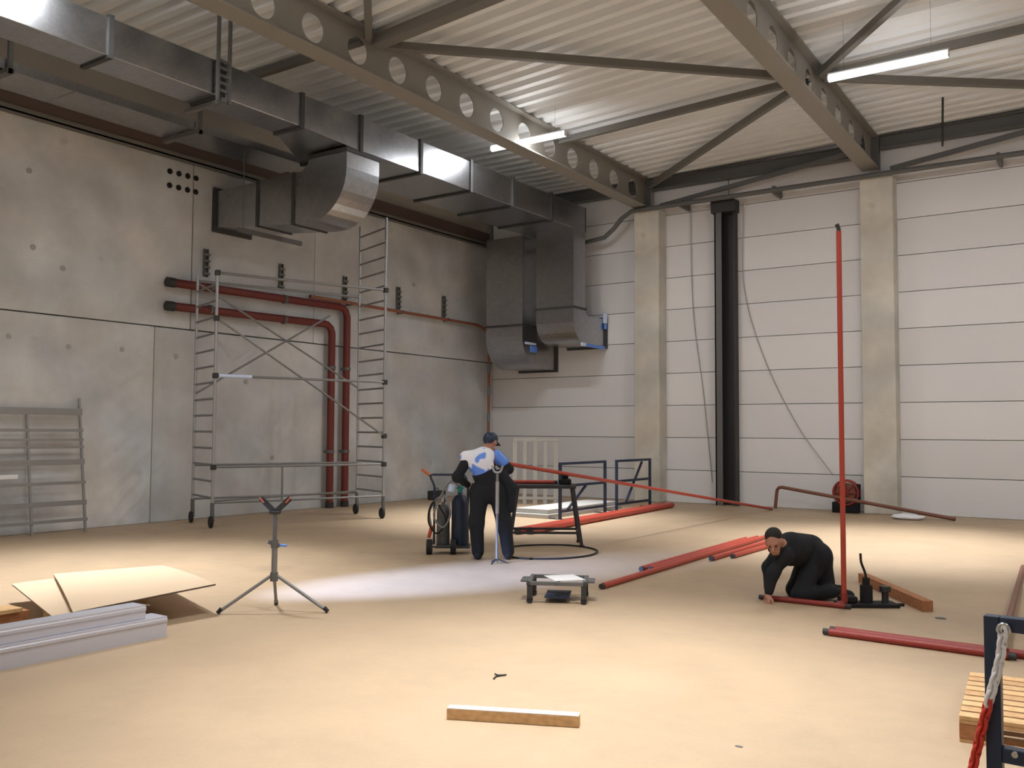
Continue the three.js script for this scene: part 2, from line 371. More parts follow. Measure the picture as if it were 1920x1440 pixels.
// ---------------------------------------------------------------- ducts
function ductBox(t, name, x0, x1, y0, y1, za, zb, m = M.zinc) { return part(name, box(x0, x1, y0, y1, za, zb, 0.012), m, t); }
function flangeXY(t, x0, x1, y0, y1, z, w = 0.035, e = 0.03) {       // frame around a duct that runs along z
  part('flange', [box(x0 - e, x1 + e, y0 - e, y0, z - w, z + w), box(x0 - e, x1 + e, y1, y1 + e, z - w, z + w), box(x0 - e, x0, y0, y1, z - w, z + w), box(x1, x1 + e, y0, y1, z - w, z + w)], M.flange, t);
}
{
  const t = thing('main_duct', 'long square galvanised air duct under the roof', 'air duct');
  const xr = -11.05, xn = -11.66, xf = -12.5, y0 = 6.53, y1 = 7.05, y0f = 6.48, y1f = 7.08;
  const near = [6.6, 4.4, 2.2, 0, -1.9, -3.6, -5.15, -6.72, -8.45, -10.05];
  for (let i = 0; i + 1 < near.length; i++) { ductBox(t, 'duct_section', xn, xr, y0, y1, near[i] - 0.002, near[i + 1] + 0.002); flangeXY(t, xn, xr, y0, y1, near[i + 1]); }
  { // widening piece between the narrow and the wide run
    const za = -10.05, zb = -11.4, q = [[xn, y0], [xr, y0], [xr, y1], [xn, y1]], w = [[xf, y0f], [xr, y0f], [xr, y1f], [xf, y1f]], pos = [], idx = [];
    for (const [x, y] of q) pos.push(x, y, za); for (const [x, y] of w) pos.push(x, y, zb);
    for (let k = 0; k < 4; k++) { const n = (k + 1) % 4; idx.push(k, k + 4, n, n, k + 4, n + 4); }
    let g = new THREE.BufferGeometry(); g.setAttribute('position', new THREE.Float32BufferAttribute(pos, 3)); g.setIndex(idx); g = g.toNonIndexed(); g.computeVertexNormals();
    part('transition', g, M.zinc, t);
  }
  const far = [-11.4, -13.0, -14.55, -16.05, -17.6, -19.15];
  for (let i = 0; i + 1 < far.length; i++) { flangeXY(t, xf, xr, y0f, y1f, far[i]); ductBox(t, 'duct_section', xf, xr, y0f, y1f, far[i] - 0.002, far[i + 1] + 0.002); }
  part('end_plate', box(xf, xr, y0f, y1f, -19.19, -19.15), M.flange, t);
  const hz = -8.45;                                     // hanger with perforated rails
  part('hanger_rail', box(xr + 0.045, xr + 0.09, y0 - 0.1, deckY(xr, hz), hz - 0.14, hz - 0.1), M.darkSteel, t);
  part('hanger_rail', box(xr + 0.045, xr + 0.09, y0 - 0.1, deckY(xr, hz), hz + 0.06, hz + 0.1), M.darkSteel, t);
  for (let k = 0; k < 5; k++) part('hanger_rung', box(xr + 0.05, xr + 0.08, y0 + 0.05 + k * 0.11, y0 + 0.09 + k * 0.11, hz - 0.1, hz + 0.06), M.darkSteel, t);
  part('trapeze', box(xn - 0.2, xr + 0.1, y0 - 0.1, y0 - 0.04, hz - 0.06, hz + 0.02), M.darkSteel, t);
}
{
  const t = thing('branch_duct', 'galvanised branch duct with curved bend to the concrete wall', 'air duct');
  const pts = [[XL + 0.03, 6.2], [XL + 0.03, 5.5]];
  pts.push([-12.1, 5.28]);
  for (let k = 0; k <= 10; k++) { const a = -Math.PI / 2 + k / 10 * Math.PI / 2; pts.push([-11.9 + 0.85 * Math.cos(a), 6.13 + 0.85 * Math.sin(a)]); }
  pts.push([-11.05, 6.46], [-11.95, 6.46], [-12.0, 6.32], [-12.15, 6.22]);
  const g = prism(pts, 0.8).translate(0, 0, -11.87);
  part('bend', g, M.zinc, t);
  part('flange', box(-11.99, -11.03, 6.4, 6.47, -11.9, -11.05), M.flange, t);
  part('wall_flange', box(XL + 0.005, XL + 0.06, 5.42, 6.27, -11.93, -11.01), M.flange, t);
  for (const x of [-12.35, -13.3]) part('seam_flange', box(x - 0.025, x + 0.025, 5.28 + (-12.1 - x) * 0.09 - 0.02, 6.23, -11.89, -11.04), M.flange, t);
  part('support_rail', box(-13.4, -13.34, 5.22, 5.3, -12.2, -10.7), M.darkSteel, t);
  part('threaded_rod', rod([-13.37, 5.2, -10.8], [-13.37, 6.75, -10.8], 0.01, 6), M.darkSteel, t);
}
function dropDuct(label, x0, x1, zf, depth, yTop, yBot, hOut, curve) {   // falls, then bends into the back wall
  const t = thing('drop_duct', label, 'air duct', [0, 0, 0], 0, 'drop ducts at the back corner');
  // outline in (u, y), u measured from the front face towards the wall
  const U = -ZB + zf - 0.01, r = curve, out = [[0, yTop], [0, yBot + r]];
  for (let k = 1; k <= 10; k++) { const a = k / 10 * Math.PI / 2; out.push([r - r * Math.cos(a), yBot + r - r * Math.sin(a)]); }
  out.push([U, yBot], [U, yBot + hOut], [depth + 0.14, yBot + hOut], [depth + 0.04, yBot + hOut + 0.05], [depth, yBot + hOut + 0.16], [depth, yTop]);
  const g = prism(out, x1 - x0);
  g.applyMatrix4(new THREE.Matrix4().makeBasis(V(0, 0, -1), V(0, 1, 0), V(1, 0, 0)).setPosition(x0, 0, zf));
  part('bend', g, M.zinc, t);
  part('flange', [box(x0 - 0.03, x1 + 0.03, yBot + r + 0.25, yBot + r + 0.3, zf - depth - 0.03, zf + 0.03)], M.flange, t);
  part('wall_flange', box(x0 - 0.05, x1 + 0.05, yBot - 0.05, yBot + hOut + 0.05, ZB + 0.005, ZB + 0.07), M.flange, t);
  return t;
}
const dd1 = dropDuct('wide drop duct in the corner, bent low into the white wall', -13.6, -12.5, -18.6, 0.65, 6.47, 3.24, 0.66, 0.75);
part('protective_film', [box(-12.52, -12.485, 3.62, 3.78, -19.25, -18.95, 0.01)], M.film, dd1);
part('protective_film', [box(-12.52, -12.482, 3.8, 3.86, -19.2, -18.72, 0.01)], M.filmPale, dd1);
const dd2 = dropDuct('right-hand drop duct with blue film on its outlet', -12.1, -11.05, -18.6, 0.55, 6.48, 3.78, 0.68, 0.55);
part('protective_film', box(-11.06, -11.02, 3.7, 3.78, -20.1, -19.15, 0.01), M.film, dd2);
part('protective_film', box(-11.06, -11.015, 3.7, 3.79, -19.15, -18.95, 0.01), M.filmPale, dd2);
part('protective_film', box(-11.05, -10.96, 4.35, 4.6, -20.12, -20.02, 0.02), M.filmPale, dd2);
part('protective_film', box(-11.04, -10.98, 4.2, 4.36, -20.12, -20.04, 0.02), M.film, dd2);

{
  const t = thing('cable_tray', 'flat metal cable tray between duct and concrete wall', 'cable tray');
  for (const [za, zb] of [[6.5, 3.5], [3.48, 0.5], [0.48, -2.5], [-2.52, -5.5], [-5.52, -7.4], [-7.42, -9.5], [-9.6, -12.1]])
    part('tray_section', [box(-13.9, -13.02, 6.70, 6.706, za, zb), box(-13.025, -13.015, 6.68, 6.82, za, zb), box(-13.9, -13.89, 6.7, 6.82, za, zb)], M.zinc, t);
  for (const z of [-3.5, -6.4, -9.55]) { part('tray_hanger', [box(-13.95, -12.95, 6.63, 6.69, z - 0.05, z + 0.05), box(-13.0, -12.95, 6.63, deckY(-13, z), z - 0.03, z + 0.03)], M.darkSteel, t); }
}

// ---------------------------------------------------------------- wall pipes
function wallPipe(name, label, pts, r, m, group) {
  const t = thing(name, label, 'pipe', [0, 0, 0], 0, group);
  part('pipe_run', tube(pts, r, 14, 70, false), m, t);
  return t;
}
{
  const xw = XL + 0.16, r = 0.078;
  let t = wallPipe('wall_pipe', 'upper thick red pipe on the concrete wall, turning down behind the scaffold', [[xw, 4.3, -10.0], [xw, 4.34, -14.5], [xw, 0.06, -14.5]], r, M.redWall, 'thick red wall pipes');
  part('dark_open_end', rod([xw, 4.3, -9.97], [xw, 4.3, -10.12], r + 0.012, 14), M.cap, t); part('floor_plug', rod([xw, 0.0, -14.5], [xw, 0.12, -14.5], r + 0.012, 14), M.cap, t);  // black cap at the near end paints the dark inside of the open pipe
  for (const z of [-10.9, -12.7]) part('pipe_clamp', [rod([xw, 4.32, z - 0.03], [xw, 4.32, z + 0.03], r + 0.015, 14), box(XL + 0.012, xw, 4.28, 4.36, z - 0.02, z + 0.02)], M.darkSteel, t);
  for (const y of [1.2, 3]) part('pipe_clamp', [rod([xw, y - 0.03, -14.5], [xw, y + 0.03, -14.5], r + 0.015, 14), box(XL + 0.012, xw, y - 0.02, y + 0.02, -14.54, -14.46)], M.darkSteel, t);
  t = wallPipe('wall_pipe', 'lower thick red pipe on the concrete wall, inner of the two bends', [[xw, 3.87, -10.0], [xw, 3.93, -14.05], [xw, 0.06, -14.05]], r, M.redWall, 'thick red wall pipes');
  part('dark_open_end', rod([xw, 3.87, -9.97], [xw, 3.87, -10.12], r + 0.012, 14), M.cap, t); part('floor_plug', rod([xw, 0.0, -14.05], [xw, 0.12, -14.05], r + 0.012, 14), M.cap, t);  // near end again capped black for the shade inside the open pipe
  for (const z of [-10.9, -12.7]) part('pipe_clamp', [rod([xw, 3.9, z - 0.03], [xw, 3.9, z + 0.03], r + 0.015, 14), box(XL + 0.012, xw, 3.86, 3.94, z - 0.02, z + 0.02)], M.darkSteel, t);
  for (const y of [1.2, 3]) part('pipe_clamp', [rod([xw, y - 0.03, -14.05], [xw, y + 0.03, -14.05], r + 0.015, 14), box(XL + 0.012, xw, y - 0.02, y + 0.02, -14.09, -14.01)], M.darkSteel, t);
  t = wallPipe('thin_wall_pipe', 'thin orange pipe running from the red pipes to the corner', [[xw, 4.465, -13.4], [xw, 4.445, -19.3], [xw + 0.05, 4.3, -19.75], [xw + 0.05, 1.4, -19.75]], 0.036, M.orangeDull);
  for (const z of [-14.6, -16.3, -18.05]) part('pipe_clamp', box(XL + 0.014, xw + 0.04, 4.41, 4.49, z - 0.02, z + 0.02), M.darkSteel, t);
  for (const y of [1.9, 2.6, 3.2]) part('pipe_joint', rod([xw + 0.05, y, -19.75], [xw + 0.05, y + 0.25, -19.75], 0.044, 12), M.aluDull, t);
  const brk = ['perforated wall bracket above the left scaffold frame', 'perforated wall bracket in the middle of the scaffold', 'perforated wall bracket left of the tall scaffold ladder', 'perforated wall bracket just right of the tall scaffold ladder', 'perforated wall bracket nearest the dark corner'];
  [-10.88, -12.71, -14.54, -16.31, -18.03].forEach((z, i) => {
    const b = thing('wall_bracket', brk[i], 'bracket', [XL + 0.014, 0, z], 0, 'perforated brackets in a row on the concrete wall');
    part('channel', [box(0, 0.008, 4.53, 5.06, -0.04, 0.04), box(0, 0.05, 4.53, 5.06, -0.045, -0.037), box(0, 0.05, 4.53, 5.06, 0.037, 0.045)], M.darkSteel, b);
    for (let k = 0; k < 4; k++) part('clip', box(0.02, 0.07, 4.57 + k * 0.12, 4.61 + k * 0.12, -0.07, 0.07), M.strut, b);
  });
}
{
  let c = thing('hanging_cable', 'thin dark cable hanging on the white wall left of the dark post', 'cable');
  part('strand', tube([[-8.75, 6.95, ZB + 0.06], [-8.7, 4.5, ZB + 0.03], [-8.45, 2.5, ZB + 0.03], [-8.25, 0.5, ZB + 0.04]], 0.009, 6, 40), M.cable, c);
  c = thing('hanging_cable', 'thin cable curving down to the hose reel', 'cable');
  part('strand', tube([[-7.45, 6.9, ZB + 0.06], [-7.45, 4.9, ZB + 0.03], [-6.95, 3.2, ZB + 0.03], [-6.2, 1.7, ZB + 0.03], [-5.5, 0.75, ZB + 0.1]], 0.009, 6, 40), M.cable, c);
  c = thing('hanging_rod', 'short dark rod hanging under the eave far right', 'rod');
  part('shaft', rod([-3.0, 7.05, -18.6], [-2.98, deckY(-3, -18.6) + 0.02, -18.6], 0.02, 8), M.anthracite, c);
}

// ---------------------------------------------------------------- rolling scaffold
{
  const N1 = V(-12.98, 0, -9.97), N2 = V(-11.88, 0, -12.99), u = N2.clone().sub(N1), L = u.length();
  const turn = Math.atan2(-u.z, u.x), W = 1.12;        // local x along the length, local -z towards the wall side
  const t = thing('rolling_scaffold', 'tall aluminium rolling scaffold standing by the concrete wall', 'scaffold', [N1.x, 0, N1.z], turn);
  const frame = (x, h) => {
    for (const z of [0, -W]) {
      part('upright', rod([x, 0.22, z], [x, h - (z ? 0.0 : 0.02), z], 0.026, 10), M.alu, t);
      const c = part('caster', [rod([x - 0.04, 0.1, z], [x - 0.005, 0.1, z], 0.1, 16)], M.rubber, t);
      part('caster_fork', [box(x - 0.01, x + 0.03, 0.1, 0.26, z - 0.03, z + 0.03), rod([x, 0.2, z], [x, 0.42, z], 0.034, 10)], M.darkSteel, c);
    }
    for (let y = 0.5; y < h - 0.05; y += 0.28) part('rung', rod([x, y, 0], [x, y, -W], 0.019, 8), M.aluDull, t);
  };
  frame(0, 4.42); frame(L, 5.75);
  const brace = (name, a, b, r = 0.019) => part(name, rod(a, b, r, 8), M.aluDull, t);
  for (const z of [0, -W]) {
    brace('ledger', [0, 0.42, z], [L, 0.42, z]); brace('ledger', [0, 1.02, z], [L, 1.02, z]); brace('ledger', [0, 4.33, z], [L, 4.33, z], 0.024);
  }
  brace('ledger', [0, 2.57, 0.03], [L, 2.57, 0.03], 0.022);
  part('label_sleeve', rod([0.05, 2.57, 0.03], [0.62, 2.57, 0.03], 0.034, 10), M.filmPale, t);
  brace('guard_post', [L * 0.38, 0.42, 0], [L * 0.38, 1.02, 0]);
  brace('diagonal_brace', [0, 3.55, 0.03], [L, 1.55, 0.03]);
  brace('diagonal_brace', [0, 4.3, -W], [L, 2.5, -W]);
  brace('diagonal_brace', [0, 2.3, -W + 0.03], [L * 0.8, 3.9, -W + 0.03]);
  brace('diagonal_brace', [0, 0.45, -W * 0.02], [L, 0.45, -W], 0.016);
  for (const [x, y] of [[0, 3.55], [L, 1.55], [0, 2.57], [L, 2.57], [0, 1.02], [L, 1.02], [0, 4.33], [L, 4.33]]) part('coupler', box(x - 0.04, x + 0.04, y - 0.045, y + 0.045, -0.04, 0.055, 0.01), M.cap, t);
}
{
  const t = thing('metal_rack', 'grey metal rack with flat rails leaning on the concrete wall', 'rack', [XL + 0.05, 0, 0]);
  const lean = y => 0.32 * (1 - y / 2.3) + 0.03;
  for (const [z, h] of [[-8.42, 2.16], [-7.55, 1.97], [-6.6, 1.97], [-5.6, 1.97]]) part('upright', bar([lean(0), 0, z], [lean(h), h, z], 0.035, 0.035, V(0, 0, 1)), M.rackGrey, t);
  for (const [y, h] of [[1.93, 0.11], [1.63, 0.05], [1.48, 0.04], [1.36, 0.04], [1.12, 0.09], [0.79, 0.05], [0.47, 0.08], [0.2, 0.05]]) part('rail', bar([lean(y) + 0.02, y, -8.45], [lean(y) + 0.02, y, -5.3], 0.022, h), M.rackGrey, t);
  part('label_sleeve', box(lean(0.9) + 0.02, lean(0.9) + 0.05, 0.88, 0.95, -7.35, -6.9, 0.01), M.white, t);
}

// ---------------------------------------------------------------- pipes and goods on the floor
function floorPipe(name, label, a, b, r, m, group, capped = true) {
  const t = thing(name, label, 'pipe', [0, 0, 0], 0, group);
  const A = V(a[0], a.length > 2 ? a[1] : r, a[a.length - 1]), B = V(b[0], b.length > 2 ? b[1] : r, b[b.length - 1]);
  part('tube', rod(A, B, r, 14), m, t);
  const u = B.clone().sub(A).normalize();
  if (capped) for (const [p, s] of [[A, -1], [B, 1]]) part('thread_end', rod(p, p.clone().addScaledVector(u, s * 0.05), r * 0.86, 12), M.cap, t);
  return t;
}
floorPipe('steel_pipe', 'thick red pipe on the floor under the work table, left of its pair', [-8.33, -12.3], [-8.75, -18.6], 0.058, M.redPipe, 'thick red pipes beyond the work table');
floorPipe('steel_pipe', 'thick red pipe on the floor under the work table, right of its pair', [-8.19, -12.45], [-8.6, -18.7], 0.058, M.redPipe, 'thick red pipes beyond the work table');
floorPipe('steel_pipe', 'longest thin red pipe, reaching nearest the low dolly', [-4.74, -8.6], [-4.92, -14.4], 0.032, M.redPipe, 'thin red pipes beside the kneeling man');
floorPipe('steel_pipe', 'thin red pipe, left of the bundle beside the kneeling man', [-4.95, -9.95], [-5.05, -13.6], 0.034, M.redPipe, 'thin red pipes beside the kneeling man');
floorPipe('steel_pipe', 'thin red pipe in the middle of the bundle', [-4.86, -10.0], [-4.98, -13.9], 0.034, M.redPipe, 'thin red pipes beside the kneeling man');
floorPipe('steel_pipe', 'thin red pipe on the right of the bundle', [-4.63, -11.3], [-4.68, -14.3], 0.034, M.redPipe, 'thin red pipes beside the kneeling man');
floorPipe('steel_pipe', 'shortest thin red pipe, outermost right near the head of the kneeling man', [-4.5, -11.7], [-4.48, -14.0], 0.032, M.redPipe, 'thin red pipes beside the kneeling man');
floorPipe('steel_pipe', 'red floor pipe crossing behind the barrier, rear of its pair', [-2.13, -7.82], [0.9, -7.72], 0.032, M.redDark, 'red pipes crossing behind the barrier');
floorPipe('steel_pipe', 'red floor pipe crossing behind the barrier, front of its pair', [-2.16, -7.73], [-0.86, -7.68], 0.03, M.redDark, 'red pipes crossing behind the barrier');
floorPipe('brown_pipe', 'brownish pipe on the floor pointing away at the right edge', [-0.9, 0.105, -7.66], [-1.27, 0.027, -12.9], 0.026, M.brownPipe);
floorPipe('carried_pipe', 'long thin red pipe held by the standing man, far end on the floor', [-7.03, 1.243, -9.93], [-6.62, 0.03, -19.4], 0.027, M.redPipe);
floorPipe('bench_pipe', 'short red pipe lying across the dark work table', [-7.72, 0.909, -11.25], [-7.2, 0.909, -11.58], 0.028, M.redPipe);
floorPipe('threaded_pipe', 'red pipe on the floor under the hands of the kneeling man', [-3.14, -8.98], [-2.36, -8.98], 0.026, M.redDark);
{
  const t = thing('bent_pipe', 'bent brown pipe leaning in front of the hose reel', 'pipe');
  part('tube', tube([[-6.6, 0.03, -19.62], [-6.55, 0.5, -19.62], [-3.0, 0.035, -19.2]], 0.036, 10, 60, false), M.brownPipe, t);
  const h = thing('hose_reel', 'round red hose reel on a black box by the column', 'hose reel', [-5.12, 0, -19.78]);
  part('box', box(-0.3, 0.22, 0, 0.22, -0.12, 0.1, 0.01), M.black, h);
  part('bracket', box(0.16, 0.24, 0.2, 0.6, -0.1, 0.02, 0.01), M.black, h);
  const ring = (r, z, tb) => new THREE.TorusGeometry(r, tb, 8, 28).translate(-0.02, 0.42, z);
  const dsc = part('disc', [ring(0.25, 0.1, 0.022), ring(0.25, -0.04, 0.022), rod([-0.02, 0.42, -0.05], [-0.02, 0.42, 0.12], 0.06, 16)], M.redDark, h);
  part('hose', rod([-0.02, 0.42, -0.03], [-0.02, 0.42, 0.09], 0.2, 24), M.brownPipe, h);
  for (let k = 0; k < 4; k++) { const a = k * Math.PI / 4; part('spoke', bar([-0.02 - 0.24 * Math.cos(a), 0.42 - 0.24 * Math.sin(a), 0.115], [-0.02 + 0.24 * Math.cos(a), 0.42 + 0.24 * Math.sin(a), 0.115], 0.02, 0.03, V(0, 0, 1)), M.redDark, dsc); }
  const bagG = new THREE.SphereGeometry(1, 20, 12), bp = bagG.attributes.position;
  for (let i = 0; i < bp.count; i++) { const x = bp.getX(i), y = bp.getY(i), z = bp.getZ(i), k = 1 + 0.18 * noise.noise(x * 2.3, y * 2.3, z * 2.3 + 5); bp.setXYZ(i, x * 0.3 * k, Math.max(0, (y * 0.6 + 0.45) * 0.1 * k), z * 0.2 * k); }
  bagG.computeVertexNormals();
  single('plastic_bag', 'crumpled white plastic bag on the floor at the column', 'bag', bagG.translate(-3.8, 0, -19.0), M.white);
}

// dark blue barrier frames
function barrier(t, L, H, s = 0.05) {                  // lies along +x from the origin
  part('post', box(0, s, 0, H, -s / 2, s / 2, 0.004), M.navy, t); part('post', box(L - s, L, 0, H, -s / 2, s / 2, 0.004), M.navy, t);
  part('top_bar', box(s, L - s, H - s, H, -s / 2, s / 2, 0.004), M.navy, t);
  part('middle_bar', box(s, L - s, H * 0.58 - s / 2, H * 0.58 + s / 2, -s / 2, s / 2, 0.004), M.navy, t);
  part('bottom_bar', box(s, L - s, 0.12, 0.12 + s, -s / 2, s / 2, 0.004), M.navy, t);
  part('foot', box(-0.02, s + 0.02, 0, 0.012, -0.22, 0.22), M.navy, t); part('foot', box(L - s - 0.02, L + 0.02, 0, 0.012, -0.22, 0.22), M.navy, t);
}
{
  let t = thing('barrier_frame', 'dark blue barrier frame nearest the column by the corner', 'barrier', [-9.12, 0, -17.1], Math.PI / 2, 'dark blue barrier frames'); barrier(t, 1.62, 1.07);
  part('diagonal_bar', bar([0.45, 0.17, 0], [1.2, 1.0, 0], 0.04, 0.04), M.navy, t);
  t = thing('barrier_frame', 'dark blue barrier frame behind the work table', 'barrier', [-9.12, 0, -14.85], Math.PI / 2, 'dark blue barrier frames'); barrier(t, 1.8, 1.07);
  part('diagonal_bar', bar([0.3, 0.17, 0], [1.0, 0.6, 0], 0.04, 0.04), M.navy, t);
  t = thing('barrier_frame', 'dark blue barrier frame with a chain, close at the right edge', 'barrier', [-0.452, 0, -3.42], -0.03, 'dark blue barrier frames'); barrier(t, 1.4, 1.055, 0.047);
  part('hook', new THREE.TorusGeometry(0.018, 0.005, 6, 16).translate(0.062, 1.02, 0.045), M.chrome, t);
  part('bolt', rod([0.085, 0.625, 0.028], [0.085, 0.625, 0.036], 0.01, 10), M.chrome, t);
  // plastic chain: white links above, red below
  const c = thing('plastic_chain', 'plastic chain of white and red links on the near barrier', 'chain', [-0.392, 1.02, -3.375]);
  const link = new THREE.TorusGeometry(0.0175, 0.0066, 6, 14); link.scale(0.78, 1.45, 1);
  const pts = [V(0, 0, 0), V(-0.012, -0.10, 0.004), V(-0.048, -0.245, 0.008), V(-0.075, -0.36, 0.01), V(-0.11, -0.52, 0.012), V(-0.16, -0.75, 0.02)], cv = new THREE.CatmullRomCurve3(pts);
  const n = 25;
  for (let k = 0; k < n; k++) {
    const q = cv.getPointAt((k + 0.5) / n), d = cv.getTangentAt((k + 0.5) / n);
    const o = lit(new THREE.Mesh(link, k < 8 ? M.chainWhite : M.chainRed)); o.name = 'chain_link'; o.position.copy(q);
    o.quaternion.setFromUnitVectors(V(0, -1, 0), d); o.rotateY(k % 2 ? 0.9 : -0.7); c.add(o);
  }
}
{
  const t = thing('white_slat_frame', 'pale slatted frame standing in front of the white wall', 'frame', [-11.95, 0, -17.4], 0.62);
  part('top_rail', box(0, 1.06, 1.43, 1.5, -0.02, 0.02, 0.005), M.pale, t); part('bottom_rail', box(0, 1.06, 0.1, 0.16, -0.02, 0.02, 0.005), M.pale, t);
  for (let k = 0; k < 5; k++) part('slat', box(k * 0.235, k * 0.235 + (k % 2 ? 0.09 : 0.1), 0, 1.43, -0.014, 0.014, 0.004), M.pale, t);
  const w = thing('insulation_board', 'white board lying on the floor behind the barrier frames, topmost', 'board', [0, 0, 0], 0, 'white boards behind the barriers');
  part('sheet', box(-10.15, -9.4, 0.085, 0.165, -17.7, -14.9, 0.01), M.pale, w);
  const w2 = thing('insulation_board', 'white board lying on the floor behind the barrier frames, lowest', 'board', [0, 0, 0], 0, 'white boards behind the barriers');
  part('sheet', box(-10.2, -9.35, 0, 0.08, -17.8, -14.8, 0.01), M.pale, w2);
}

// work table, cart, stands
{
  const t = thing('work_table', 'dark steel work table with splayed legs behind the standing man', 'table', [-7.28, 0, -11.45], YAW);
  part('table_top', box(-0.44, 0.44, 0.83, 0.88, -0.26, 0.26, 0.01), M.anthracite, t);
  for (const sx of [-1, 1]) for (const sz of [-1, 1]) { const l = part('leg', bar([sx * 0.4, 0.83, sz * 0.22], [sx * 0.52, 0, sz * 0.3], 0.045, 0.045, V(0, 0, 1)), M.anthracite, t); part('rubber_foot', box(sx * 0.52 - 0.035, sx * 0.52 + 0.035, 0, 0.03, sz * 0.3 - 0.035, sz * 0.3 + 0.035), M.rubber, l); }
  for (const sz of [-1, 1]) part('cross_bar', bar([-0.49, 0.2, sz * 0.28], [0.49, 0.2, sz * 0.28], 0.03, 0.035), M.anthracite, t);
  for (const sx of [-1, 1]) part('side_bar', bar([sx * 0.49, 0.2, -0.28], [sx * 0.49, 0.2, 0.28], 0.03, 0.035), M.anthracite, t);
  part('vise', [box(0.2, 0.38, 0.88, 0.96, -0.1, 0.1, 0.02), box(0.24, 0.34, 0.96, 1.02, -0.05, 0.05, 0.02), rod([0.3, 0.93, 0.1], [0.3, 0.93, 0.24], 0.012, 8)], M.black, t);
  const p = thing('pipe_prop', 'slim grey prop stand beside the standing man', 'stand', [-6.72, 0, -9.45], YAW);
  part('tube', rod([0, 0.02, 0], [0, 1.12, 0], 0.017, 10), M.aluDull, p); part('sleeve', rod([0, 0.62, 0], [0, 1.02, 0], 0.024, 10), M.alu, p); for (let k = 0; k < 3; k++) part('foot', rod([0, 0.06, 0], [0.13 * Math.cos(k * 2.1), 0.008, 0.13 * Math.sin(k * 2.1)], 0.009, 8), M.anthracite, p); part('cradle', tube([[-0.07, 1.22, 0], [-0.03, 1.14, 0], [0.03, 1.14, 0], [0.07, 1.22, 0]], 0.014, 8), M.alu, p);
  const loop = thing('power_cable', 'dark power cable looped on the floor under the work table', 'cable');
  part('cord', tube([[-7.1, 0.012, -10.2], [-6.75, 0.012, -9.95], [-6.3, 0.012, -10.2], [-6.12, 0.012, -10.75], [-6.35, 0.012, -11.3], [-6.9, 0.012, -11.5], [-7.4, 0.012, -11.1], [-7.45, 0.012, -10.6]], 0.013, 8, 90), M.rubber, loop);
}
{ // gas cart with two cylinders
  const t = thing('gas_cart', 'dark cart with gas cylinders and hoses left of the standing man', 'cart', [-7.78, 0, -9.9], YAW);
  for (const x of [-0.3, 0.02]) { const w = part('wheel', rod([x - 0.035, 0.1, 0.14], [x + 0.035, 0.1, 0.14], 0.1, 20), M.rubber, t); part('hub', rod([x - 0.04, 0.1, 0.14], [x + 0.04, 0.1, 0.14], 0.04, 12), M.darkSteel, w); }
  part('axle', rod([-0.3, 0.1, 0.14], [0.1, 0.1, 0.14], 0.015, 8), M.darkSteel, t);
  part('base_plate', box(-0.22, 0.24, 0.08, 0.11, -0.15, 0.16, 0.005), M.anthracite, t);
  const cylinder = (x, z, r, h, m, cap) => {
    const pr = [[0.001, 0], [r, 0], [r, h - r * 1.1], [r * 0.92, h - r * 0.6], [r * 0.6, h - r * 0.15], [r * 0.3, h], [r * 0.28, h + 0.05], [0.001, h + 0.05]].map(p => new THREE.Vector2(...p));
    const c = part('gas_cylinder', new THREE.LatheGeometry(pr, 20).translate(x, 0.11, z), m, t);
    part('valve', [rod([x, h + 0.14, z], [x, h + 0.24, z], 0.035, 12), rod([x - 0.05, h + 0.2, z], [x + 0.05, h + 0.2, z], 0.014, 8)], cap, c);
  };
  cylinder(0.1, 0.02, 0.115, 0.68, M.cylBlue, M.teal); cylinder(-0.13, -0.02, 0.09, 0.55, M.darkSteel, M.chrome);
  part('handle_frame', tube([[-0.26, 0.1, -0.1], [-0.26, 0.9, -0.12], [-0.34, 1.05, -0.16], [0.16, 1.05, -0.16], [0.2, 0.9, -0.12], [0.2, 0.1, -0.1]], 0.016, 8, 60, false), M.cylBlue, t);
  part('hose', tube([[0.1, 0.9, 0.05], [-0.02, 0.98, 0.14], [-0.16, 0.75, 0.18], [-0.24, 0.5, 0.17], [-0.12, 0.36, 0.18], [-0.02, 0.55, 0.19], [-0.12, 0.78, 0.17], [-0.3, 0.6, 0.1], [-0.28, 0.35, 0.12]], 0.014, 8, 110), M.aluDull, t);
  part('hose', tube([[-0.13, 0.78, 0.02], [-0.28, 0.66, 0.16], [-0.31, 0.42, 0.16], [-0.2, 0.28, 0.17], [-0.08, 0.44, 0.17], [-0.18, 0.66, 0.14]], 0.012, 8, 80), M.black, t);
  part('grip', rod([-0.44, 1.12, -0.2], [-0.33, 1.04, -0.16], 0.024, 10), M.orange, t);
  part('cup', rod([-0.02, 0.84, 0.14], [0.0, 0.93, 0.14], 0.045, 14), M.filmPale, t);
  part('torch', rod([-0.31, 0.22, 0.16], [-0.27, 0.38, 0.14], 0.025, 10), M.redPipe, t);
}
